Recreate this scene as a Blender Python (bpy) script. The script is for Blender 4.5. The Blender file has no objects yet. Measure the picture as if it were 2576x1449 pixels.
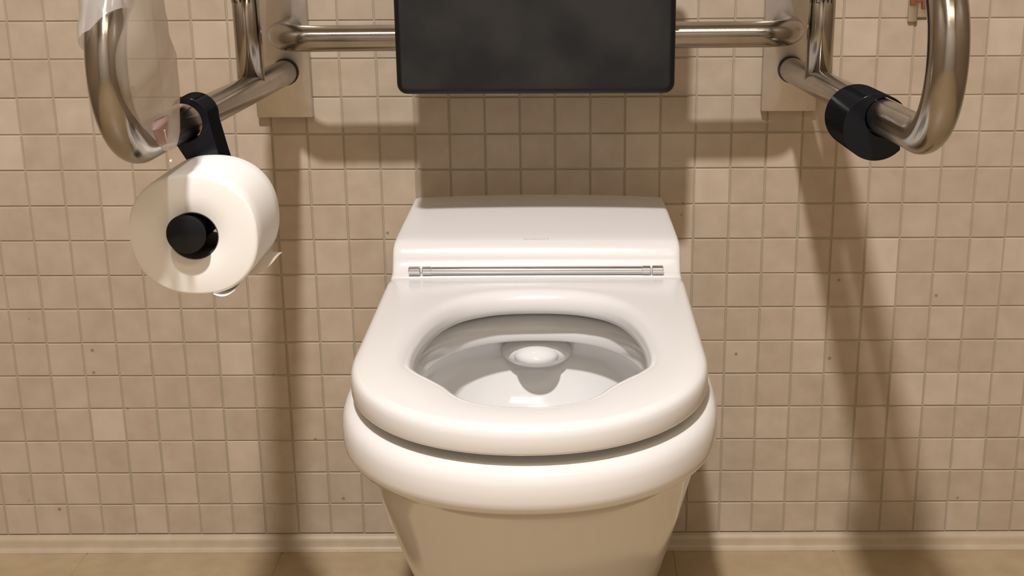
import bpy, bmesh, math, random
from mathutils import Vector, Matrix
random.seed(7)
SC = bpy.context.scene
COL = SC.collection

# ------------------------------------------------------------------ camera
F_PX, PITCH, ROLL, PPX = 3300.0, 0.292140, -0.003785, 140.0
CAM = Vector((0.0405, -1.8357, 0.9477))
fw = Vector((0, math.cos(PITCH), -math.sin(PITCH)))
rt = fw.cross(Vector((0, 0, 1))).normalized()
up = rt.cross(fw)
rt2 = math.cos(ROLL) * rt + math.sin(ROLL) * up
up2 = -math.sin(ROLL) * rt + math.cos(ROLL) * up
cd = bpy.data.cameras.new('camera'); cam = bpy.data.objects.new('camera', cd); COL.objects.link(cam)
cam.matrix_world = Matrix(((rt2.x, up2.x, -fw.x, CAM.x), (rt2.y, up2.y, -fw.y, CAM.y), (rt2.z, up2.z, -fw.z, CAM.z), (0, 0, 0, 1)))
cd.sensor_width = 36.0; cd.sensor_fit = 'HORIZONTAL'
cd.lens = F_PX / 2576 * 36.0
cd.shift_x = -PPX / 2576
cd.clip_start = 0.02
SC.camera = cam

# ------------------------------------------------------------------ world, lamps, exposure
w = bpy.data.worlds.new('world'); SC.world = w; w.use_nodes = True
w.node_tree.nodes['Background'].inputs[0].default_value = (1.0, 0.9, 0.8, 1)
w.node_tree.nodes['Background'].inputs[1].default_value = 0.0
SC.view_settings.view_transform = 'Standard'; SC.view_settings.look = 'None'
SC.view_settings.gamma = 1.0; SC.view_settings.exposure = 0.0
try: SC.view_settings.use_curve_mapping = False
except Exception: pass

def area(name, loc, size, power, color, shape='DISK', size_y=None):
    l = bpy.data.lights.new(name, 'AREA'); l.shape = shape; l.size = size
    if size_y: l.size_y = size_y
    l.energy = power; l.color = color
    o = bpy.data.objects.new(name, l); COL.objects.link(o); o.location = loc
    return o
DOWN = (-0.195, -1.97, 3.02)
area('downlight_lamp', (DOWN[0], DOWN[1], DOWN[2] - 0.012), 0.14, 107, (1.0, 0.965, 0.965))
area('fill_panel_lamp', (0.45, -2.9, 3.005), 1.4, 20, (1.0, 0.84, 0.66), 'RECTANGLE', 0.6)  # added soft fill behind the camera, lifts the shadows; not a known fixture

# ------------------------------------------------------------------ helpers
def link(o, parent=None):
    COL.objects.link(o)
    if parent is not None:
        o.parent = parent
        o.matrix_parent_inverse = parent.matrix_world.inverted()
    return o
def thing(name, loc, label, cat, group=None):
    o = bpy.data.objects.new(name, None); COL.objects.link(o)
    o.location = loc; o.empty_display_size = 0.05
    o['label'] = label; o['category'] = cat
    if group: o['group'] = group
    bpy.context.view_layer.update()
    return o
def tag(o, label=None, cat=None, kind=None, group=None):
    if label: o['label'] = label
    if cat: o['category'] = cat
    if kind: o['kind'] = kind
    if group: o['group'] = group
    return o
def obj(name, bm, mat, parent=None, smooth=True, angle=None):
    bmesh.ops.recalc_face_normals(bm, faces=bm.faces)
    me = bpy.data.meshes.new(name); bm.to_mesh(me); bm.free()
    for p in me.polygons: p.use_smooth = smooth
    if angle is not None:
        me.set_sharp_from_angle(angle=math.radians(angle))
    mats = mat if isinstance(mat, (list, tuple)) else [mat]
    for m in mats: me.materials.append(m)
    return link(bpy.data.objects.new(name, me), parent)
def box(bm, x0, x1, y0, y1, z0, z1, bevel=0, seg=2):
    vs = [bm.verts.new((x, y, z)) for x in (x0, x1) for y in (y0, y1) for z in (z0, z1)]
    idx = [(0, 1, 3, 2), (4, 6, 7, 5), (0, 4, 5, 1), (2, 3, 7, 6), (0, 2, 6, 4), (1, 5, 7, 3)]
    fs = [bm.faces.new([vs[i] for i in f]) for f in idx]
    if bevel:
        es = list({e for f in fs for e in f.edges})
        bmesh.ops.bevel(bm, geom=es, offset=bevel, segments=seg, profile=0.5, affect='EDGES')
def tube(bm, pts, r, seg=32, cap=True, closed=False):
    pts = [Vector(p) for p in pts]; n = len(pts)
    rr = r if isinstance(r, (list, tuple)) else [r] * n
    T = []
    for i in range(n):
        a = pts[max(i - 1, 0)]; b = pts[min(i + 1, n - 1)]
        T.append((b - a).normalized())
    lay = bm.verts.layers.float_vector.get('axis') or bm.verts.layers.float_vector.new('axis')
    ref = Vector((1, 0, 0)) if abs(T[0].x) < 0.9 else Vector((0, 0, 1))
    N = (ref - T[0] * ref.dot(T[0])).normalized()
    rings = []
    for i in range(n):
        N = (N - T[i] * N.dot(T[i])).normalized()
        B = T[i].cross(N)
        rings.append([bm.verts.new(pts[i] + (N * math.cos(2 * math.pi * k / seg) + B * math.sin(2 * math.pi * k / seg)) * rr[i]) for k in range(seg)])
    for i, rg in enumerate(rings):
        for v in rg: v[lay] = T[i]
    for a, b in zip(rings, rings[1:]):
        for k in range(seg):
            bm.faces.new((a[k], a[(k + 1) % seg], b[(k + 1) % seg], b[k]))
    if cap:
        bm.faces.new(rings[0][::-1]); bm.faces.new(rings[-1])
    return rings
def loft(bm, rings, close=True):
    vr = [[bm.verts.new(p) for p in r] for r in rings]
    n = len(vr[0])
    for a, b in zip(vr, vr[1:]):
        for k in range(n if close else n - 1):
            bm.faces.new((a[k], a[(k + 1) % n], b[(k + 1) % n], b[k]))
    return vr
def catmull(P, closed=True, sub=8):
    out = []; n = len(P)
    for i in range(n if closed else n - 1):
        g = lambda j: Vector(P[j % n]) if closed else Vector(P[min(max(j, 0), n - 1)])
        p0, p1, p2, p3 = g(i - 1), g(i), g(i + 1), g(i + 2)
        for k in range(sub):
            t = k / sub
            out.append(0.5 * ((2 * p1) + (p2 - p0) * t + (2 * p0 - 5 * p1 + 4 * p2 - p3) * t * t + (3 * p1 - p0 - 3 * p2 + p3) * t ** 3))
    if not closed: out.append(Vector(P[-1]))
    return out
def radial(poly, c, N):
    """distance from c to the outline for N even angles"""
    out = []
    m = len(poly)
    for k in range(N):
        a = 2 * math.pi * k / N; d = (math.cos(a), math.sin(a)); best = 0
        for i in range(m):
            x1, y1 = poly[i][0] - c[0], poly[i][1] - c[1]
            x2, y2 = poly[(i + 1) % m][0] - c[0], poly[(i + 1) % m][1] - c[1]
            ex, ey = x2 - x1, y2 - y1
            den = d[0] * ey - d[1] * ex
            if abs(den) < 1e-12: continue
            t = (x1 * ey - y1 * ex) / den; u = (x1 * d[1] - y1 * d[0]) / den
            if t > 0 and -1e-9 <= u <= 1 + 1e-9: best = max(best, t)
        out.append((best, d))
    return out
def ring3(rad, c, z, off=0.0):
    return [(c[0] + (r - off) * d[0], c[1] + (r - off) * d[1], z) for r, d in rad]

# ------------------------------------------------------------------ materials
def mat(name, color, rough=0.5, metal=0.0, spec=0.5, coat=0.0, **kw):
    m = bpy.data.materials.new(name); m.use_nodes = True
    b = m.node_tree.nodes['Principled BSDF']
    b.inputs['Base Color'].default_value = (*color, 1)
    b.inputs['Roughness'].default_value = rough
    b.inputs['Metallic'].default_value = metal
    b.inputs['Specular IOR Level'].default_value = spec
    b.inputs['Coat Weight'].default_value = coat
    b.inputs['Coat Roughness'].default_value = 0.05
    return m
def N_(m): return m.node_tree.nodes, m.node_tree.links, m.node_tree.nodes['Principled BSDF']
def noise_color(m, c1, c2, scale, detail=3, coord='Object', lo=0.35, hi=0.65):
    nd, lk, b = N_(m)
    tc = nd.new('ShaderNodeTexCoord'); nz = nd.new('ShaderNodeTexNoise'); cr = nd.new('ShaderNodeValToRGB')
    nz.inputs['Scale'].default_value = scale; nz.inputs['Detail'].default_value = detail
    lk.new(tc.outputs[coord], nz.inputs['Vector']); lk.new(nz.outputs['Fac'], cr.inputs['Fac'])
    cr.color_ramp.elements[0].position = lo; cr.color_ramp.elements[0].color = (*c1, 1)
    cr.color_ramp.elements[1].position = hi; cr.color_ramp.elements[1].color = (*c2, 1)
    lk.new(cr.outputs['Color'], b.inputs['Base Color'])
    return m
CERAMIC = mat('glazed_ceramic', (0.735, 0.725, 0.71), 0.12, spec=0.5, coat=0.4)
SEATW = mat('white_seat_plastic', (0.735, 0.725, 0.71), 0.2, spec=0.5)
COVERW = mat('white_cover_plastic', (0.70, 0.685, 0.67), 0.22, spec=0.5)
CHROME = mat('chrome', (0.80, 0.82, 0.84), 0.08, 1.0)
BLACK = mat('glossy_black_plastic', (0.003, 0.0035, 0.005), 0.22, spec=0.3)
_n, _l = BLACK.node_tree.nodes, BLACK.node_tree.links
_g = _n.new('ShaderNodeBsdfGlossy'); _g.inputs['Roughness'].default_value = 0.14; _g.inputs['Color'].default_value = (0.9, 0.95, 1.0, 1)
_d = _n.new('ShaderNodeBsdfDiffuse'); _d.inputs['Color'].default_value = (0.004, 0.005, 0.008, 1)
_m = _n.new('ShaderNodeMixShader'); _m.inputs[0].default_value = 0.032
_l.new(_d.outputs[0], _m.inputs[1]); _l.new(_g.outputs[0], _m.inputs[2]); _l.new(_m.outputs[0], _n['Material Output'].inputs[0])
BLACKM = mat('matt_black_plastic', (0.004, 0.005, 0.007), 0.5, spec=0.3)
INK = mat('black_print', (0.01, 0.008, 0.006), 0.6)
LOGO = mat('grey_print', (0.36, 0.35, 0.34), 0.5)
PAPER = mat('tissue_paper', (0.83, 0.815, 0.78), 0.95, spec=0.1)
DARKRING = mat('dark_rubber', (0.02, 0.017, 0.014), 0.6)
GROUT = mat('grout', (0.355, 0.30, 0.225), 0.9, spec=0.2)
PAINT = mat('white_paint', (0.74, 0.73, 0.71), 0.8)
DOORP = mat('painted_door', (0.50, 0.47, 0.43), 0.6)
WATER = mat('water', (0.9, 0.95, 0.93), 0.02); N_(WATER)[2].inputs['Transmission Weight'].default_value = 1.0; N_(WATER)[2].inputs['IOR'].default_value = 1.33
RUST = mat('rusty_red', (0.22, 0.07, 0.04), 0.6)
LAMPGLOW = mat('lamp_diffuser', (0.9, 0.85, 0.8), 0.5)

# brushed stainless steel
STEEL = mat('brushed_steel', (0.56, 0.50, 0.44), 0.24, 1.0)
def steelify(m, c1, c2, rough=(0.2, 0.3)):
    nd, lk, b = N_(m)
    noise_color(m, c1, c2, 35, 4)
    nz = nd.new('ShaderNodeTexNoise'); nz.inputs['Scale'].default_value = 320; nz.inputs['Detail'].default_value = 2
    tc = nd.new('ShaderNodeTexCoord'); lk.new(tc.outputs['Object'], nz.inputs['Vector'])
    mr = nd.new('ShaderNodeMapRange'); mr.inputs['To Min'].default_value = rough[0]; mr.inputs['To Max'].default_value = rough[1]
    lk.new(nz.outputs['Fac'], mr.inputs['Value']); lk.new(mr.outputs['Result'], b.inputs['Roughness'])
steelify(STEEL, (0.34, 0.31, 0.27), (0.40, 0.365, 0.325), (0.13, 0.20))
_n, _l, _b = N_(STEEL)
_a = _n.new('ShaderNodeAttribute'); _a.attribute_name = 'axis'; _l.new(_a.outputs['Vector'], _b.inputs['Tangent'])
_b.inputs['Anisotropic'].default_value = 0.8
PLATE = mat('brushed_steel_plate', (0.5, 0.42, 0.34), 0.4, 1.0)
steelify(PLATE, (0.54, 0.495, 0.445), (0.60, 0.55, 0.495), (0.36, 0.46))

# black foam pad with faint mottling
PAD = mat('black_foam', (0.02, 0.02, 0.02), 0.6, spec=0.25)
noise_color(PAD, (0.013, 0.0135, 0.014), (0.026, 0.0255, 0.025), 14, 5)
PADSIDE = PAD

# tissue paper fine bump
nd, lk, b = N_(PAPER)
nz = nd.new('ShaderNodeTexNoise'); nz.inputs['Scale'].default_value = 260
bp = nd.new('ShaderNodeBump'); bp.inputs['Strength'].default_value = 0.06; bp.inputs['Distance'].default_value = 0.001
lk.new(nz.outputs['Fac'], bp.inputs['Height']); lk.new(bp.outputs['Normal'], b.inputs['Normal'])

# wall tile: per tile tone (attribute), mottling, specks
def tile_material(name, base, dark, spec=0.35, rough=0.42, attr=True):
    m = mat(name, base, rough, spec=spec)
    nd, lk, b = N_(m)
    tc = nd.new('ShaderNodeTexCoord')
    nz = nd.new('ShaderNodeTexNoise'); nz.inputs['Scale'].default_value = 30; nz.inputs['Detail'].default_value = 4
    lk.new(tc.outputs['Object'], nz.inputs['Vector'])
    mx = nd.new('ShaderNodeMix'); mx.data_type = 'RGBA'
    mx.inputs[6].default_value = (*dark, 1); mx.inputs[7].default_value = (*base, 1)
    mr = nd.new('ShaderNodeMapRange'); mr.inputs['From Min'].default_value = 0.3; mr.inputs['From Max'].default_value = 0.7
    lk.new(nz.outputs['Fac'], mr.inputs['Value'])
    if attr:
        at = nd.new('ShaderNodeAttribute'); at.attribute_name = 'tone'
        ad = nd.new('ShaderNodeMath'); ad.operation = 'MULTIPLY_ADD'; ad.inputs[1].default_value = 0.45
        lk.new(mr.outputs['Result'], ad.inputs[0]); lk.new(at.outputs['Fac'], ad.inputs[2])
        ad.use_clamp = True
        lk.new(ad.outputs[0], mx.inputs[0])
    else:
        lk.new(mr.outputs['Result'], mx.inputs[0])
    # small dark specks
    vz = nd.new('ShaderNodeTexVoronoi'); vz.inputs['Scale'].default_value = 16
    lk.new(tc.outputs['Object'], vz.inputs['Vector'])
    vr = nd.new('ShaderNodeMapRange'); vr.inputs['From Min'].default_value = 0.030; vr.inputs['From Max'].default_value = 0.055
    lk.new(vz.outputs['Distance'], vr.inputs['Value'])
    mx2 = nd.new('ShaderNodeMix'); mx2.data_type = 'RGBA'
    mx2.inputs[6].default_value = (dark[0] * .62, dark[1] * .6, dark[2] * .55, 1)
    lk.new(vr.outputs['Result'], mx2.inputs[0]); lk.new(mx.outputs[2], mx2.inputs[7])
    lk.new(mx2.outputs[2], b.inputs['Base Color'])
    return m
TILE = tile_material('wall_tile', (0.535, 0.445, 0.345), (0.40, 0.32, 0.235))
FLOORT = tile_material('floor_tile', (0.40, 0.305, 0.185), (0.345, 0.26, 0.15), attr=False)
COVE = tile_material('cove_tile', (0.44, 0.355, 0.255), (0.39, 0.31, 0.215), attr=False)

# milky thin film (plastic bag)
def film(name, col, trans, rough=0.25):
    m = bpy.data.materials.new(name); m.use_nodes = True
    nd, lk = m.node_tree.nodes, m.node_tree.links
    b = nd['Principled BSDF']; out = nd['Material Output']
    b.inputs['Base Color'].default_value = (*col, 1); b.inputs['Roughness'].default_value = rough
    b.inputs['Transmission Weight'].default_value = 0.0
    tl = nd.new('ShaderNodeBsdfTranslucent'); tl.inputs['Color'].default_value = (*col, 1)
    tp = nd.new('ShaderNodeBsdfTransparent')
    m1 = nd.new('ShaderNodeMixShader'); m1.inputs[0].default_value = 0.45
    lk.new(b.outputs[0], m1.inputs[1]); lk.new(tl.outputs[0], m1.inputs[2])
    m2 = nd.new('ShaderNodeMixShader'); m2.inputs[0].default_value = trans
    lk.new(m1.outputs[0], m2.inputs[1]); lk.new(tp.outputs[0], m2.inputs[2])
    lk.new(m2.outputs[0], out.inputs[0])
    return m
FILM = film('milky_plastic_film', (0.66, 0.585, 0.50), 0.46)
FILMTOP = film('clear_plastic_film', (0.72, 0.68, 0.64), 0.5, 0.2)
PINK = film('pink_gathered_film', (0.50, 0.33, 0.30), 0.30)

# ------------------------------------------------------------------ room shell
FZ = -0.022
PX_, PZ_ = 0.05, 0.05204
colfix = {-1: 6.0, 0: 5.7, 1: 2.4, 2: .6, 3: .8, 4: -.1, 5: -.2, 6: -.1, 7: -1.7, 8: -2.3, 9: -3.0, 10: -4.9, 11: -5.3, 12: -3.6, 13: -3.6, 14: -2.7, 15: -1.2, 16: -.8, 17: 1.1, 18: 1.8, 19: 1.7, 20: .2, 21: .6, 22: .5, 23: 1.6, 24: 2.0, 25: 3.8}
rowfix = {0: 1.0, 1: .6, 2: -1.8, 3: -1.3, 4: -.1, 5: .1, 6: 1.2, 7: .8, 8: 1.4, 9: 1.3, 10: 1.5, 11: .5, 12: -.8, 13: -2.0, 14: -2.6}
def gx(c): return c * PX_ - 0.7272 - colfix.get(c, 0) * 0.00055
def gz(r): return (15 - r) * PZ_ + rowfix.get(r, 0) * 0.00055
bm = bmesh.new()
tone = bm.loops.layers.color.new('tone')
XA, XB, ZT = gx(-16), gx(44), 3.02
g = 0.0009
gv = [bm.verts.new(p) for p in ((XA, 0.0012, 0), (XB, 0.0012, 0), (XB, 0.0012, ZT), (XA, 0.0012, ZT))]
f = bm.faces.new(gv); f.material_index = 1
for l in f.loops: l[tone] = (0.5, 0.5, 0.5, 1)
for c in range(-16, 44):
    for r in range(-44, 15):
        x0, x1 = gx(c) + g, gx(c + 1) - g
        z1, z0 = gz(r) - g, gz(r + 1) + g
        if z0 > ZT: continue
        jx, jz = random.uniform(-.0003, .0003), random.uniform(-.0003, .0003)
        x0 += jx; x1 += jx; z0 += jz; z1 = min(z1 + jz, ZT)
        t = random.gauss(0.27, 0.24)
        e = 0.0009
        tilt = [random.uniform(-.00018, .00018) for _ in range(3)]
        def yy(x, z): return tilt[0] + tilt[1] * (x - x0) / .05 + tilt[2] * (z - z0) / .05
        outer = [bm.verts.new((x, 0.0013, z)) for x, z in ((x0, z0), (x1, z0), (x1, z1), (x0, z1))]
        inner = [bm.verts.new((x, yy(x, z) - 0.0001, z)) for x, z in ((x0 + e, z0 + e), (x1 - e, z0 + e), (x1 - e, z1 - e), (x0 + e, z1 - e))]
        fs = [bm.faces.new(inner)] + [bm.faces.new((outer[k], outer[(k + 1) % 4], inner[(k + 1) % 4], inner[k])) for k in range(4)]
        for f in fs:
            for l in f.loops: l[tone] = (t, t, t, 1)
me = bpy.data.meshes.new('wall_back'); bm.to_mesh(me); bm.free()
me.materials.append(TILE); me.materials.append(GROUT)
o = link(bpy.data.objects.new('wall_back', me)); tag(o, 'beige wall of small square tiles', kind='structure')

# cove skirting under the tiles
bm = bmesh.new()
prof = [(0.0, 0.0), (-0.0035, -0.001), (-0.0075, -0.005), (-0.009, -0.009), (-0.0095, -0.0165), (-0.012, -0.0205), (-0.020, FZ + 0.0003)]
lines = [[(x, y, z) for y, z in prof] for x in (XA, XB)]
loft(bm, lines, close=False)
bm2 = obj('baseboard_back', bm, COVE); tag(bm2, 'pale tiled cove strip where wall meets floor', kind='structure')

# floor: big slabs with faint joints
bm = bmesh.new()
nx = [-1.53, -1.3, -1.0, -.7, -.4, -.1, .2, 0.4475, .75, 1.05, 1.3, 1.48]; ny = [0.0, -.30, -.6, -.9, -1.2, -1.5, -1.8, -2.1, -2.4, -2.7, -3.0, -3.3, -3.6, -3.8]
box(bm, nx[0], nx[-1], ny[-1], 0, FZ - 0.05, FZ - 0.0008)
for i in range(len(nx) - 1):
    for j in range(len(ny) - 1):
        box(bm, nx[i] + .0012, nx[i + 1] - .0012, ny[j + 1] + .0012, ny[j] - .0012, FZ - .004, FZ, 0.0006, 1)
o = obj('floor', bm, FLOORT, smooth=False); tag(o, 'beige stone tiled floor', kind='structure')
# the other walls and ceiling
def plane_box(name, dims, m, label):
    bm = bmesh.new(); box(bm, *dims); o = obj(name, bm, m, smooth=False); tag(o, label, kind='structure'); return o
SIDE = mat('side_wall_tile', (0.46, 0.37, 0.27), 0.45)
nd, lk, b = N_(SIDE)
br = nd.new('ShaderNodeTexBrick'); br.offset = 0; br.inputs['Scale'].default_value = 1.0
br.inputs['Brick Width'].default_value = .05; br.inputs['Row Height'].default_value = .05; br.inputs['Mortar Size'].default_value = .0011
br.inputs['Color1'].default_value = (.30, .235, .165, 1); br.inputs['Color2'].default_value = (.25, .195, .135, 1); br.inputs['Mortar'].default_value = (.2, .16, .11, 1)
tc = nd.new('ShaderNodeTexCoord'); mp = nd.new('ShaderNodeMapping'); mp.inputs['Rotation'].default_value = (math.radians(90), 0, math.radians(90))
lk.new(tc.outputs['Object'], mp.inputs['Vector']); lk.new(mp.outputs['Vector'], br.inputs['Vector']); lk.new(br.outputs['Color'], b.inputs['Base Color'])
plane_box('wall_left', (XA - .1, XA, -3.8, .1, FZ, 3.02), SIDE, 'tiled side wall on the left')
plane_box('wall_right', (XB, XB + .1, -3.8, .1, FZ, 3.02), SIDE, 'tiled side wall on the right')
plane_box('wall_front', (XA, XB, -3.9, -3.8, FZ, 3.02), DOORP, 'pale painted wall behind the camera')
plane_box('ceiling', (XA, XB, -3.8, .1, 3.02, 3.12), PAINT, 'white painted ceiling')
plane_box('wall_core', (XA, XB, 0.0014, .1, FZ - .05, 3.02), GROUT, 'solid wall behind the tiles').name = 'wall_back_core'

# housings: the downlight's ring, and a made-up frame round the added fill panel
t = thing('ceiling_light', (DOWN[0], DOWN[1], 3.02), 'round recessed downlight in the ceiling above the toilet', 'ceiling light')
bm = bmesh.new()
rr_ = [(0.074, 3.019), (0.076, 3.004), (0.091, 3.004), (0.094, 3.019)]
loft(bm, [[(DOWN[0] + r * math.cos(a), DOWN[1] + r * math.sin(a), z) for a in [2 * math.pi * k / 48 for k in range(48)]] for r, z in rr_])
obj('trim_ring', bm, CHROME, t)
t = thing('ceiling_light', (0.45, -2.9, 3.02), 'added rectangular fill panel in the ceiling behind the camera', 'ceiling light')
bm = bmesh.new()
for a in ((-.27, -.25, -3.22, -2.58), (1.15, 1.17, -3.22, -2.58)): box(bm, a[0], a[1], a[2], a[3], 2.995, 3.02)
for a in ((-.27, 1.17, -3.22, -3.20), (-.27, 1.17, -2.60, -2.58)): box(bm, a[0], a[1], a[2], a[3], 2.995, 3.02)
obj('frame', bm, PAINT, t, smooth=False)

# ------------------------------------------------------------------ toilet
toilet = thing('toilet', (0, -.1, 0.10), 'white wall-hung toilet with open seat, fixed to the beige tiled wall', 'toilet')
NR = 192
CB = (0.0, -0.40)
def u_outline(hw, yf, b=0.215, yb=0.0, e=2.15, corner=0.0):
    P = [(-hw + corner, yb), (hw - corner, yb)]
    if corner:
        P = [(-hw + corner, yb), (hw - corner, yb), (hw - corner * .3, yb - corner * .3), (hw, yb - corner)]
    yc = yf + b
    n = 48
    for k in range(n + 1):
        a = math.pi * k / n
        ca, sa = math.cos(a), math.sin(a)
        P.append((hw * math.copysign(abs(ca) ** (2 / e), ca), yc - b * abs(sa) ** (2 / e)))
    if corner: P += [(-hw, yb - corner), (-hw + corner * .3, yb - corner * .3)]
    return P
def egg(hw, yr, yf, yc=-0.44, e1=2.3, e2=2.15):
    P = []; n = 96
    for k in range(n):
        a = 2 * math.pi * k / n; ca, sa = math.cos(a), math.sin(a)
        x = hw * math.copysign(abs(ca) ** (2 / e1), ca)
        y = yc + (yr - yc) * abs(sa) ** (2 / e1) if sa > 0 else yc + (yf - yc) * abs(sa) ** (2 / e2)
        P.append((x, y))
    return P
outer = [(.045, .135, -.37, .17, 2.4), (.06, .146, -.405, .175, 2.4), (.09, .152, -.445, .18, 2.4), (.15, .161, -.502, .19, 2.35), (.20, .167, -.547, .195, 2.3), (.27, .175, -.604, .20, 2.25), (.33, .183, -.650, .21, 2.2), (.362, .188, -.675, .212, 2.15),
         (.374, .1905, -.688, .214, 2.15), (.380, .1945, -.700, .215, 2.15), (.387, .199, -.7125, .216, 2.15), (.394, .2012, -.7172, .217, 2.15), (.400, .2017, -.7183, .217, 2.15), (.407, .2019, -.7187, .217, 2.15), (.416, .2018, -.7185, .217, 2.15), (.424, .2005, -.7165, .217, 2.15), (.4305, .1975, -.712, .216, 2.15), (.4345, .192, -.706, .215, 2.15)]
inner = [(.4350, .143, -.248, -.665), (.4335, .137, -.253, -.659), (.428, .1345, -.2565, -.656), (.415, .134, -.259, -.655), (.406, .134, -.2605, -.654), (.4035, .1355, -.2585, -.655), (.403, .140, -.252, -.657), (.4015, .151, -.234, -.661),
         (.392, .158, -.226, -.663), (.372, .161, -.221, -.661), (.350, .156, -.228, -.645), (.328, .149, -.237, -.628), (.305, .136, -.252, -.605), (.282, .118, -.276, -.575), (.262, .094, -.305, -.54), (.248, .070, -.33, -.50), (.236, .048, -.35, -.46), (.20, .042, -.352, -.45), (.16, .038, -.355, -.44)]
bm = bmesh.new()
rings = [ring3(radial(u_outline(h, y, b_, e=e_, corner=.012), (0, -.26), NR), (0, -.26), z) for z, h, y, b_, e_ in outer]
def inter(h, yr, yf): return radial(egg(h, yr, yf), (0, -.40), NR)
rings += [ring3(inter(h, yr, yf), (0, -.40), z) for z, h, yr, yf in inner]
vr = loft(bm, rings)
bm.faces.new(vr[0]); bm.faces.new(vr[-1])
# the flush nozzle scoop under the rear rim
bowl = obj('bowl', bm, CERAMIC, toilet)
bm = bmesh.new()
for (ry0, rz0, ax, ay, az) in ((-.228, .381, .046, .029, .023), (-.247, .3810, .029, .030, .0135)):
    r_ = bmesh.ops.create_uvsphere(bm, u_segments=48, v_segments=24, radius=1.0)
    for v in r_['verts']: v.co = Vector((v.co.x * ax, ry0 + v.co.y * ay, rz0 + v.co.z * az))
obj('flush_nozzle', bm, CERAMIC, bowl)
bm = bmesh.new()
wr = [bm.verts.new((p[0], p[1], .243)) for p in ring3(radial(egg(.062, -.338, -.495), (0, -.40), 64), (0, -.40), 0)]
bm.faces.new(wr)
obj('water', bm, WATER, bowl)

# seat
CS = (0.0, -0.47)
hole_half = [(0, -.284), (.03, -.286), (.057, -.294), (.085, -.314), (.105, -.346), (.118, -.39), (.125, -.44), (.1265, -.490), (.1215, -.530), (.110, -.553), (.096, -.571), (.081, -.592), (.069, -.614), (.053, -.632), (.028, -.644), (0, -.648)]
hole = hole_half + [(-x, y) for x, y in hole_half[1:-1][::-1]]
hole = [(v.x, v.y) for v in catmull([(x, y, 0) for x, y in hole], True, 8)]
so = u_outline(.1905, -.7145, .213, yb=-.2185, e=2.12, corner=.006)
RO = radial(so, CS, NR); RH = radial(hole, CS, NR)
bm = bmesh.new()
seq = [('o', .4465, .012), ('o', .4462, .004), ('o', .4475, .0012), ('o', .450, 0), ('o', .464, .0002), ('o', .4695, .0014), ('o', .4728, .0038), ('o', .4746, .0072), ('o', .4755, .0125),
       ('m', .4757, .55), ('h', .4755, -.020), ('h', .4745, -.013), ('h', .4718, -.0072), ('h', .4670, -.003), ('h', .4610, -.0008), ('h', .455, 0), ('h', .4485, -.001), ('h', .4465, -.004)]
rings = []
for kind, z, off in seq:
    if kind == 'o': rings.append(ring3(RO, CS, z, off))
    elif kind == 'h': rings.append(ring3(RH, CS, z, off))
    else: rings.append([(CS[0] + (r1 * .5 + r2 * .5) * d[0], CS[1] + (r1 * .5 + r2 * .5) * d[1], z) for (r1, d), (r2, _) in zip(RO, RH)])
rings.append(rings[0])
loft(bm, rings); bmesh.ops.remove_doubles(bm, verts=bm.verts, dist=1e-5)
seat = obj('seat', bm, SEATW, toilet)
# rubber buffers between seat and bowl
for s in (-1, 1):
    bm = bmesh.new(); box(bm, s * .165 - .012, s * .165 + .012, -.45, -.42, .434, .4475, .002)
    obj('buffer', bm, SEATW, seat)

# rear cover
bm = bmesh.new()
prof = [(0.0, .531), (-.04, .5275), (-.10, .5215), (-.150, .5160), (-.166, .5138), (-.175, .5115), (-.1825, .5070), (-.1875, .5000), (-.1905, .4930), (-.1935, .4870), (-.1985, .4810), (-.206, .4775), (-.2155, .4765), (-.2165, .4735), (-.2165, .437)]
sts = [(-1, 1.0), (-.9975, .55), (-.992, .26), (-.982, .09), (-.965, .02), (-.93, 0)] + [(-.93 + 1.86 * k / 24, 0) for k in range(1, 24)] + [(.93, 0), (.965, .02), (.982, .09), (.992, .26), (.9975, .55), (1, 1.0)]
rings = []
for fx, dr in sts:
    row = []
    for y, z in prof:
        hw = 0.1785 + 0.0095 * min(1, -y / .18)
        crown = 0.0045 * (1 - fx * fx) * (1 - 0.8 * min(1, -y / .2))
        zz = z + crown - dr * 0.009
        row.append((fx * hw, min(0, y + dr * 0.005 * min(1, -y / .15)), max(zz, .437)))
    rings.append(row)
lf = [[(p[0], p[1], .437) for p in rings[0]]] + rings + [[(p[0], p[1], .437) for p in rings[-1]]]
loft(bm, lf, close=False)
cover = obj('rear_cover', bm, COVERW, toilet)
def text_mesh(s, size, extrude=0.0001):
    cu = bpy.data.curves.new('txt', 'FONT'); cu.body = s; cu.size = size; cu.extrude = extrude; cu.align_x = 'CENTER'; cu.resolution_u = 3
    to = bpy.data.objects.new('txt', cu); COL.objects.link(to)
    bpy.context.view_layer.update()
    dg = bpy.context.evaluated_depsgraph_get()
    me = bpy.data.meshes.new_from_object(to.evaluated_get(dg))
    bpy.data.objects.remove(to); bpy.data.curves.remove(cu)
    bm = bmesh.new(); bm.from_mesh(me); bpy.data.meshes.remove(me)
    return bm
bm = text_mesh('DURAVIT', 0.0085)
xs = [v.co.x for v in bm.verts]; wd = max(xs) - min(xs)
for v in bm.verts:
    x = v.co.x * 0.0335 / wd; yq = -0.1715 + v.co.y * .55 - 0.0006
    zs = .5138 + (yq + .166) * (.5138 - .5160) / (-.166 + .150) * 1.0
    zz = .5138 + (.5160 - .5138) * ((yq + .166) / .016)
    if yq < -.166: zz = .5138 + (.5115 - .5138) * ((-.166 - yq) / .009)
    v.co = Vector((x, yq, zz + 0.0045 * .2 + 0.00045 + v.co.z))
lg = obj('lettering', bm, LOGO, cover, smooth=False); lg['label'] = 'small grey maker lettering'

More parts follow.
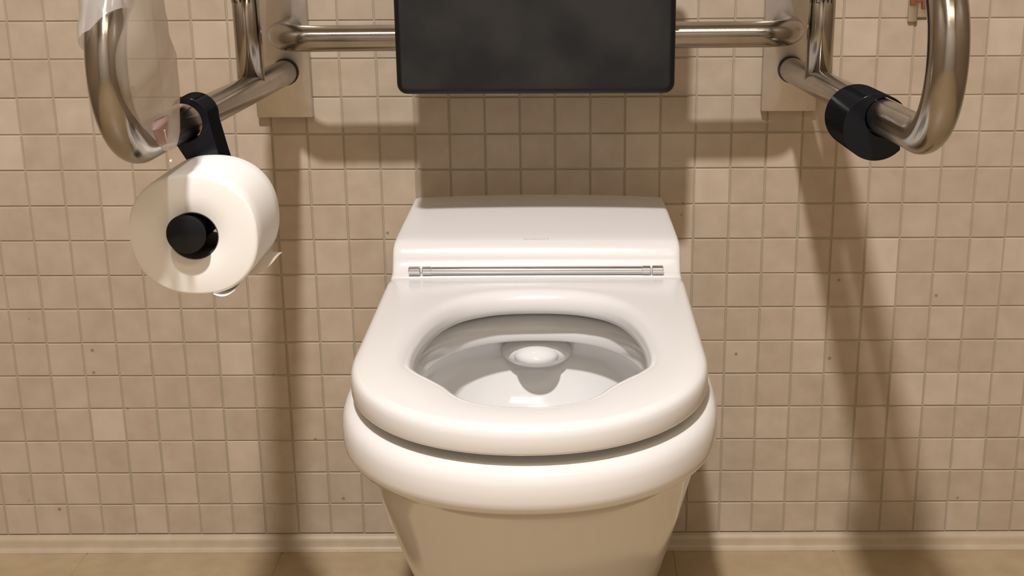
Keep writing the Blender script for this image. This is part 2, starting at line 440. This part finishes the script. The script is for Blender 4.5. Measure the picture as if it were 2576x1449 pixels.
# hinge rod
hr = []
def rod(name, x0, x1, r, parent, m=CHROME):
    bm = bmesh.new(); yc, zc = -.2130, .4835
    e = min(.0008, r * .3)
    tube(bm, [(x0, yc, zc), (x0 + .0001, yc, zc), (x0 + e, yc, zc), (x1 - e, yc, zc), (x1 - .0001, yc, zc), (x1, yc, zc)], [r * .8, r * .85, r, r, r * .85, r * .8], 32)
    return obj(name, bm, m, parent, angle=40)
hg = rod('hinge_rod', -.1465, .1465, .0051, toilet)
rod('hinge_collar', -.1465, -.1345, .0057, hg); rod('hinge_collar', .1360, .1472, .0057, hg)
rod('hinge_cap', -.1640, -.1488, .0060, toilet); rod('hinge_cap', .1488, .1635, .0060, toilet)

# ------------------------------------------------------------------ backrest with cross bar
back = thing('backrest', (0, -.14, .77), 'black padded backrest on a steel cross bar above the toilet', 'backrest')
bm = bmesh.new()
ZB = 0.7705
pts = [(-.338, -.0128, ZB), (-.338, -.07, ZB)]
for k in range(1, 13):
    a = math.pi / 2 * k / 12
    pts.append((-.338 + .05 * (1 - math.cos(a)), -.07 - .062 * math.sin(a), ZB))
pts += [(x, -.132, ZB + .0035 * (x + .288) / .576) for x in (-.28, -.2, -.1, 0, .1, .2, .28)]
ptr = [(.338, -.0128, ZB + .0035), (.338, -.07, ZB + .0035)]
for k in range(1, 13):
    a = math.pi / 2 * k / 12
    ptr.append((.338 - .05 * (1 - math.cos(a)), -.07 - .062 * math.sin(a), ZB + .0035))
tube(bm, pts + ptr[::-1], .0168, 40)
obj('cross_bar', bm, STEEL, back)
bm = bmesh.new()
box(bm, -.1725, .1755, -.196, -.150, .707, .965)
# rounded lower corners (outline) then softened edges
vert_e = [e for e in bm.edges if abs(e.verts[0].co.x - e.verts[1].co.x) < 1e-6 and abs(e.verts[0].co.z - e.verts[1].co.z) < 1e-6]
bmesh.ops.bevel(bm, geom=vert_e, offset=.013, segments=5, profile=.5, affect='EDGES')
fe = [e for e in bm.edges if e.verts[0].co.y < -.19 and e.verts[1].co.y < -.19 and len(e.link_faces) == 2 and abs(e.link_faces[0].normal.dot(e.link_faces[1].normal)) < .5]
bmesh.ops.bevel(bm, geom=fe, offset=.010, segments=5, profile=.5, affect='EDGES')
for f in bm.faces: f.normal_update()
for f in bm.faces: f.material_index = 0 if f.normal.y < -.97 else 1
obj('pad', bm, [PAD, BLACKM], back, angle=50)
for s in (-.10, .10):
    bm = bmesh.new(); box(bm, s - .02, s + .02, -.1525, -.125, .745, .80, .003)
    obj('pad_bracket', bm, BLACKM, back)

# ------------------------------------------------------------------ folding support rails
def support_rail(side, label, xr, zw, zb, yl, R, plate, toe=0.0):
    root = thing('support_rail', (xr, 0, .65), label, 'grab rail', 'folding support rails beside the toilet')
    bm = bmesh.new(); box(bm, plate[0], plate[1], -.013, 0.0, plate[2], 1.02, .0015, 2)
    obj('wall_plate', bm, PLATE, root, angle=40)
    r = .0170
    top = 2 * R
    low = [(xr, -.018, zw)] + [(xr, y, zw + (zb - zw) * (-y - .02) / (-yl - .02)) for y in (-.02, -.1, -.2, -.35, -.5, yl)]
    arc = [(xr, yl - R * math.sin(math.pi * k / 28), zb + R - R * math.cos(math.pi * k / 28)) for k in range(1, 29)]
    upr = [(xr, y, zw + top + (zb - zw) * (-y - .02) / (-yl - .02)) for y in (-.5, -.35, -.2, -.1, -.018)]
    tx = lambda p: (p[0] + toe * (-p[1]) / .7, p[1], p[2])
    bm = bmesh.new(); tube(bm, [tx(p) for p in low + arc + upr], r, 48)
    rail = obj('rail_tube', bm, STEEL, root)
    # upright strut between the two tubes
    ys = -.215; zs = zw + (zb - zw) * (.195) / (-yl - .02)
    bm = bmesh.new(); tube(bm, [(xr, ys, zs + .002), (xr, ys, zs + top / 2), (xr, ys, zs + top - .002)], .0165, 48)
    obj('strut', bm, STEEL, root)
    # mounting collars where the tubes enter the wall plate
    for zz in (zw, zw + top):
        bm = bmesh.new(); tube(bm, [(xr, -.012, zz), (xr, -.0205, zz)], .0182, 40)
        obj('collar', bm, DARKRING, root, angle=40)
    # printed lettering round the strut
    bm = text_mesh('HEWI', 0.0125, 0.00005)
    zt = 0.8205 if side > 0 else 0.8235
    for v in bm.verts:
        a = v.co.x / .0168 + (-0.30 if side > 0 else -0.35)
        rr = .01662 + v.co.z
        v.co = Vector((xr + rr * math.sin(a), ys - rr * math.cos(a), zt + v.co.y))
    l_ = obj('lettering', bm, INK, root, smooth=False); l_['label'] = 'black printed maker lettering'
    return root
support_rail(-1, 'left steel support rail with a plastic bag and roll holder on it', -.348, .713, .7335, -.666, .0735, (-.392, -.3145, .6495), .006)
support_rail(1, 'right steel support rail carrying the black sleeve clip', .350, .714, .7435, -.689, .0735, (.3115, .388, .6555))

# ------------------------------------------------------------------ roll holder on the left rail
def hook_profile(cx, cz, ro, tx, tz, ri, a0, a1, n=28):
    """C shaped section: outer arc round (cx,cz), inner arc round (tx,tz)"""
    P = []
    for k in range(n + 1):
        a = math.radians(a0 + (a1 - a0) * k / n); P.append((cx + ro * math.cos(a), cz + ro * math.sin(a)))
    Q = []
    for k in range(n + 1):
        a = math.radians(a0 + (a1 - a0) * k / n); Q.append((tx + ri * math.cos(a), tz + ri * math.sin(a)))
    return P, Q
def extrude_section(bm, P, Q, ya, yb, dx=0, dz=0, bevel=.0012):
    n = len(P)
    def L(S, y, t): return [bm.verts.new((x + dx * t, y, z + dz * t)) for x, z in S]
    A, B = L(P, ya, 0), L(Q, ya, 0); C_, D_ = L(P, yb, 1), L(Q, yb, 1)
    for k in range(n - 1):
        bm.faces.new((A[k], A[k + 1], B[k + 1], B[k])); bm.faces.new((C_[k], D_[k], D_[k + 1], C_[k + 1]))
        bm.faces.new((A[k], C_[k], C_[k + 1], A[k + 1])); bm.faces.new((B[k], B[k + 1], D_[k + 1], D_[k]))
    bm.faces.new((A[0], B[0], D_[0], C_[0])); bm.faces.new((A[-1], C_[-1], D_[-1], B[-1]))
def bevel_obj(o, wdt, seg=3):
    m = o.modifiers.new('bevel', 'BEVEL'); m.width = wdt; m.segments = seg; m.limit_method = 'ANGLE'; m.angle_limit = math.radians(50)
    return o
holder = thing('toilet_roll_holder', (-.330, -.53, .645), 'black plastic toilet roll holder hooked over the left support rail', 'roll holder')
TZ = .7278
bm = bmesh.new()
P, Q = hook_profile(-.3335, .7360, .0214, -.3380, .7325, .0192, 118, -62)
extrude_section(bm, P, Q, -.552, -.511)
# arm hanging from the hook, slanting inwards to the spindle
arm = [(-.3460, .7105), (-.3340, .7140), (-.3240, .7185), (-.3190, .7265), (-.3120, .7340), (-.3108, .7280), (-.3044, .6986), (-.2930, .655), (-.2960, .640), (-.3120, .634), (-.3250, .645), (-.3371, .6947)]
A = [bm.verts.new((x, -.5515, z)) for x, z in arm]; B = [bm.verts.new((x, -.5125, z)) for x, z in arm]
bm.faces.new(A); bm.faces.new(B[::-1])
for k in range(len(arm)): bm.faces.new((A[k], A[(k + 1) % len(arm)], B[(k + 1) % len(arm)], B[k]))
o = obj('hook', bm, BLACK, holder, angle=35); bevel_obj(o, .0010)
bm = bmesh.new()
sx, sz = -.3110, .6478
tube(bm, [(sx, -.552, sz), (sx, -.60, sz), (sx, -.660, sz)], [.0145, .0145, .0145], 40)
obj('spindle', bm, BLACK, holder, angle=40)
bm = bmesh.new()
tube(bm, [(sx, -.659, sz), (sx, -.6595, sz), (sx, -.6625, sz), (sx, -.6645, sz), (sx, -.665, sz)], [.0150, .0172, .0186, .0180, .0165], 56)
obj('end_disc', bm, BLACK, holder, angle=50)

# ------------------------------------------------------------------ the paper roll
roll = thing('toilet_roll', (-.3085, -.60, .6435), 'white toilet paper roll hanging on the black holder', 'toilet paper')
def sup(cx, cz, rx, rz, y, e=2.22, n=96):
    out = []
    for k in range(n):
        a = 2 * math.pi * k / n; ca, sa = math.cos(a), math.sin(a)
        out.append((cx + rx * math.copysign(abs(ca) ** (2 / e), ca), y, cz + rz * math.copysign(abs(sa) ** (2 / e), sa)))
    return out
rc = (-.3085, .6433)
bm = bmesh.new()
R_ = []
yf, yb = -.650, -.551
for rx, rz, y, e in ((.0235, .0225, yf + .0005, 2), (.0245, .0235, yf, 2), (.040, .039, yf - .0008, 2.1), (.0565, .0548, yf, 2.25), (.0590, .0570, yf + .0006, 2.25), (.0600, .0579, yf + .0022, 2.25), (.0602, .0582, yf + .02, 2.25), (.0602, .0582, yb - .02, 2.25), (.0600, .0579, yb - .0022, 2.25), (.0590, .0570, yb - .0006, 2.25), (.0245, .0235, yb, 2), (.0235, .0225, yb, 2)):
    R_.append(sup(rc[0], rc[1] if rx > .03 else rc[1] - .0005, rx, rz, y, e))
R_.append(R_[0])
loft(bm, R_); bmesh.ops.remove_doubles(bm, verts=bm.verts, dist=1e-6)
obj('paper', bm, PAPER, roll)
CARD = mat('grey_cardboard', (0.05, 0.045, 0.04), 0.9)
bm = bmesh.new()
loft(bm, [sup(rc[0], rc[1] - .0005, .0236, .0226, yf + .001, 2), sup(rc[0], rc[1] - .0005, .0236, .0226, yb - .001, 2), sup(rc[0], rc[1] - .0005, .0226, .0216, yb - .001, 2), sup(rc[0], rc[1] - .0005, .0226, .0216, yf + .001, 2), sup(rc[0], rc[1] - .0005, .0236, .0226, yf + .001, 2)])
obj('cardboard_core', bm, CARD, roll)
# loose sheet end
TAIL = film('loose_sheet', (0.80, 0.76, 0.70), 0.30, .8)
bm = bmesh.new()
path = []
for k in range(15):
    t_ = k / 14
    path.append((-.2640 + .0175 * t_ ** 1.2 - .002 * math.sin(t_ * 5), .6100 - .006 * t_ - .004 * math.sin(t_ * 3.2)))
rows = []
for j in range(13):
    s = j / 12; y = -.648 + .094 * s
    ln = 0.35 + 0.65 * math.sin(min(1, s * 1.25) * math.pi / 2)
    ln *= 1.0 if s < .85 else 1 - (s - .85) * 2.0
    row = []
    for k in range(15):
        q_ = k / 14 * ln * 14; i = int(min(q_, 13)); fr = q_ - i
        x = path[i][0] * (1 - fr) + path[i + 1][0] * fr; z = path[i][1] * (1 - fr) + path[i + 1][1] * fr
        row.append((x, y, z - .002 * math.sin(s * 7) * k / 14))
    rows.append(row)
loft(bm, rows, close=False)
o = obj('loose_sheet_end', bm, TAIL, roll); m = o.modifiers.new('thick', 'SOLIDIFY'); m.thickness = .0003
bm = bmesh.new()
rows = []
for j in range(9):
    s = j / 8; y = -.651 + .05 * s
    rows.append([(-.2940 + .020 * k / 8 , y, .5880 + .0035 * (k / 8) ** 2 - .003 * math.sin(math.pi * k / 8) * (1 - s) - .0012 * (1 - s)) for k in range(9)])
loft(bm, rows, close=False)
o = obj('torn_edge', bm, PAPER, roll); m = o.modifiers.new('thick', 'SOLIDIFY'); m.thickness = .0003

# ------------------------------------------------------------------ black sleeve clip on the right rail
clip = thing('rail_clip', (.345, -.51, .693), 'black glossy C-shaped plastic clip gripping the right support rail', 'clip')
bm = bmesh.new()
P, Q = hook_profile(.3445, .7265, .0330, .3520, .7365, .0196, 42, 318, 56)
extrude_section(bm, P, Q, -.558, -.462, dx=.000, dz=-.0035)
o = obj('sleeve', bm, BLACK, clip, angle=35); bevel_obj(o, .0012)

# ------------------------------------------------------------------ plastic bag draped over the left rail
bag = thing('plastic_bag', (-.318, -.69, .73), 'milky translucent plastic bag hanging over the loop of the left rail', 'plastic bag')
outl = [(-.7360, .905), (-.7426, .8594), (-.764, .8359), (-.7716, .8178), (-.7707, .792), (-.7472, .7687), (-.7197, .7521), (-.6921, .7374), (-.6836, .7304), (-.6635, .7262), (-.6415, .7270), (-.6349, .7464), (-.6283, .7674), (-.6265, .7854), (-.6271, .7999), (-.6349, .8152), (-.6449, .8304), (-.6548, .8487), (-.661, .8663), (-.672, .905)]
outl = [(v.x, v.y) for v in catmull([(a, b_, 0) for a, b_ in outl], True, 4)]
cy0, cz0 = -.690, .81
def wr_(y, z): return .0012 * math.sin(70 * y + 40 * z) + .0008 * math.sin(160 * z - 90 * y + 1.3)
bm = bmesh.new()
for sgn in (1, -1):
    rings = []
    for s in (1.0, .93, .82, .68, .5, .32, .15):
        rr = []
        for y, z in outl:
            yy_, zz_ = cy0 + (y - cy0) * s, cz0 + (z - cz0) * s
            bul = (.014 if sgn > 0 else .018) * (1 - s ** 3)
            rr.append((-.3185 + sgn * bul + wr_(yy_, zz_) * (1 - s ** 6), yy_, zz_))
        rings.append(rr)
    v = loft(bm, rings); bm.faces.new(v[-1])
obj('hanging_pouch', bm, FILM, bag)
# upper flap wrapped round the front of the loop tube
bm = bmesh.new()
rows = []
yl, R0, zc = -.666, .0735, .7335 + .0735
for i in range(25):
    th = math.radians(118 + (165 - 113) * i / 24)      # along the loop
    cyy, czz = yl - R0 * math.sin(th), zc - R0 * math.cos(th)
    tdir = Vector((0, -math.cos(th), math.sin(th)))
    nd_ = Vector((0, -math.sin(th), -math.cos(th)))
    row = []
    for k in range(25):
        ph = math.radians(-150 + 300 * k / 24)
        # slanting hem: outer-left side hangs lower than the inner side
        hem = .017 * (1 - i / 24) * (math.sin(ph) * 1.0)
        rad = .0182 + .0010 * math.sin(5 * ph + i * .5) + (.0035 if ph < -.5 else 0) * (1 - abs(i - 8) / 24)
        p = Vector((-.348 + .006 * (-cyy) / .7, cyy, czz)) + nd_ * math.cos(ph) * rad + Vector((1, 0, 0)) * math.sin(ph) * rad + tdir * hem
        row.append(tuple(p))
    rows.append(row)
loft(bm, rows, close=False)
obj('wrapped_flap', bm, FILMTOP, bag)
# pink gathered corner
bm = bmesh.new()
rows = []
for i in range(11):
    s = i / 10
    yc_, zc_ = -.7230 + .003 * s, .7620 - .0185 * s
    hw_ = .0150 * (1 - s) + .0040 * s
    rows.append([(-.3070 + .0035 * math.sin(a) * (1 + .25 * math.sin(3 * a + 2 * s)), yc_ + 1.5 * hw_ * math.cos(a) * (1 + .1 * math.sin(5 * a)), zc_ + .0025 * math.cos(a + .5) * (1 - s)) for a in [2 * math.pi * k / 24 for k in range(24)]])
v = loft(bm, rows); bm.faces.new(v[0]); bm.faces.new(v[-1])
tip = obj('gathered_tip', bm, PINK, bag); tip['label'] = 'pink gathered tip'
bm = bmesh.new()
wp = catmull([(-.3025, -.7260, .7560), (-.303, -.7230, .7490), (-.3035, -.7205, .7430), (-.3035, -.7170, .7350), (-.3035, -.7140, .7275)], False, 5)
tube(bm, wp, .00055, 10)
BRASS = mat('pale_brass', (.85, .72, .5), .3, .6)
obj('wire_tie', bm, BRASS, bag)
bm = bmesh.new(); bmesh.ops.create_uvsphere(bm, u_segments=16, v_segments=10, radius=.0013)
for v_ in bm.verts: v_.co = Vector((v_.co.x * .9 - .3035, v_.co.y * .9 - .7137, v_.co.z * 1.3 + .7268))
obj('bead', bm, mat('white_bead', (.9, .88, .82), .3), bag)

# ------------------------------------------------------------------ small bracket on the wall behind the right loop
br_ = thing('wall_bracket', (.530, 0, .79), 'small grey metal wall bracket with rusty red clip behind the right rail', 'bracket')
bm = bmesh.new(); box(bm, .509, .522, -.006, 0, .777, .87, .0015); box(bm, .522, .548, -.004, 0, .783, .87, .001)
obj('plate', bm, PLATE, br_, angle=40)
bm = bmesh.new(); box(bm, .510, .518, -.011, -.005, .799, .83, .001); box(bm, .5265, .532, -.009, -.0035, .794, .83, .001); box(bm, .518, .5265, -.010, -.006, .803, .83, .001)
obj('clip', bm, RUST, br_, angle=40)
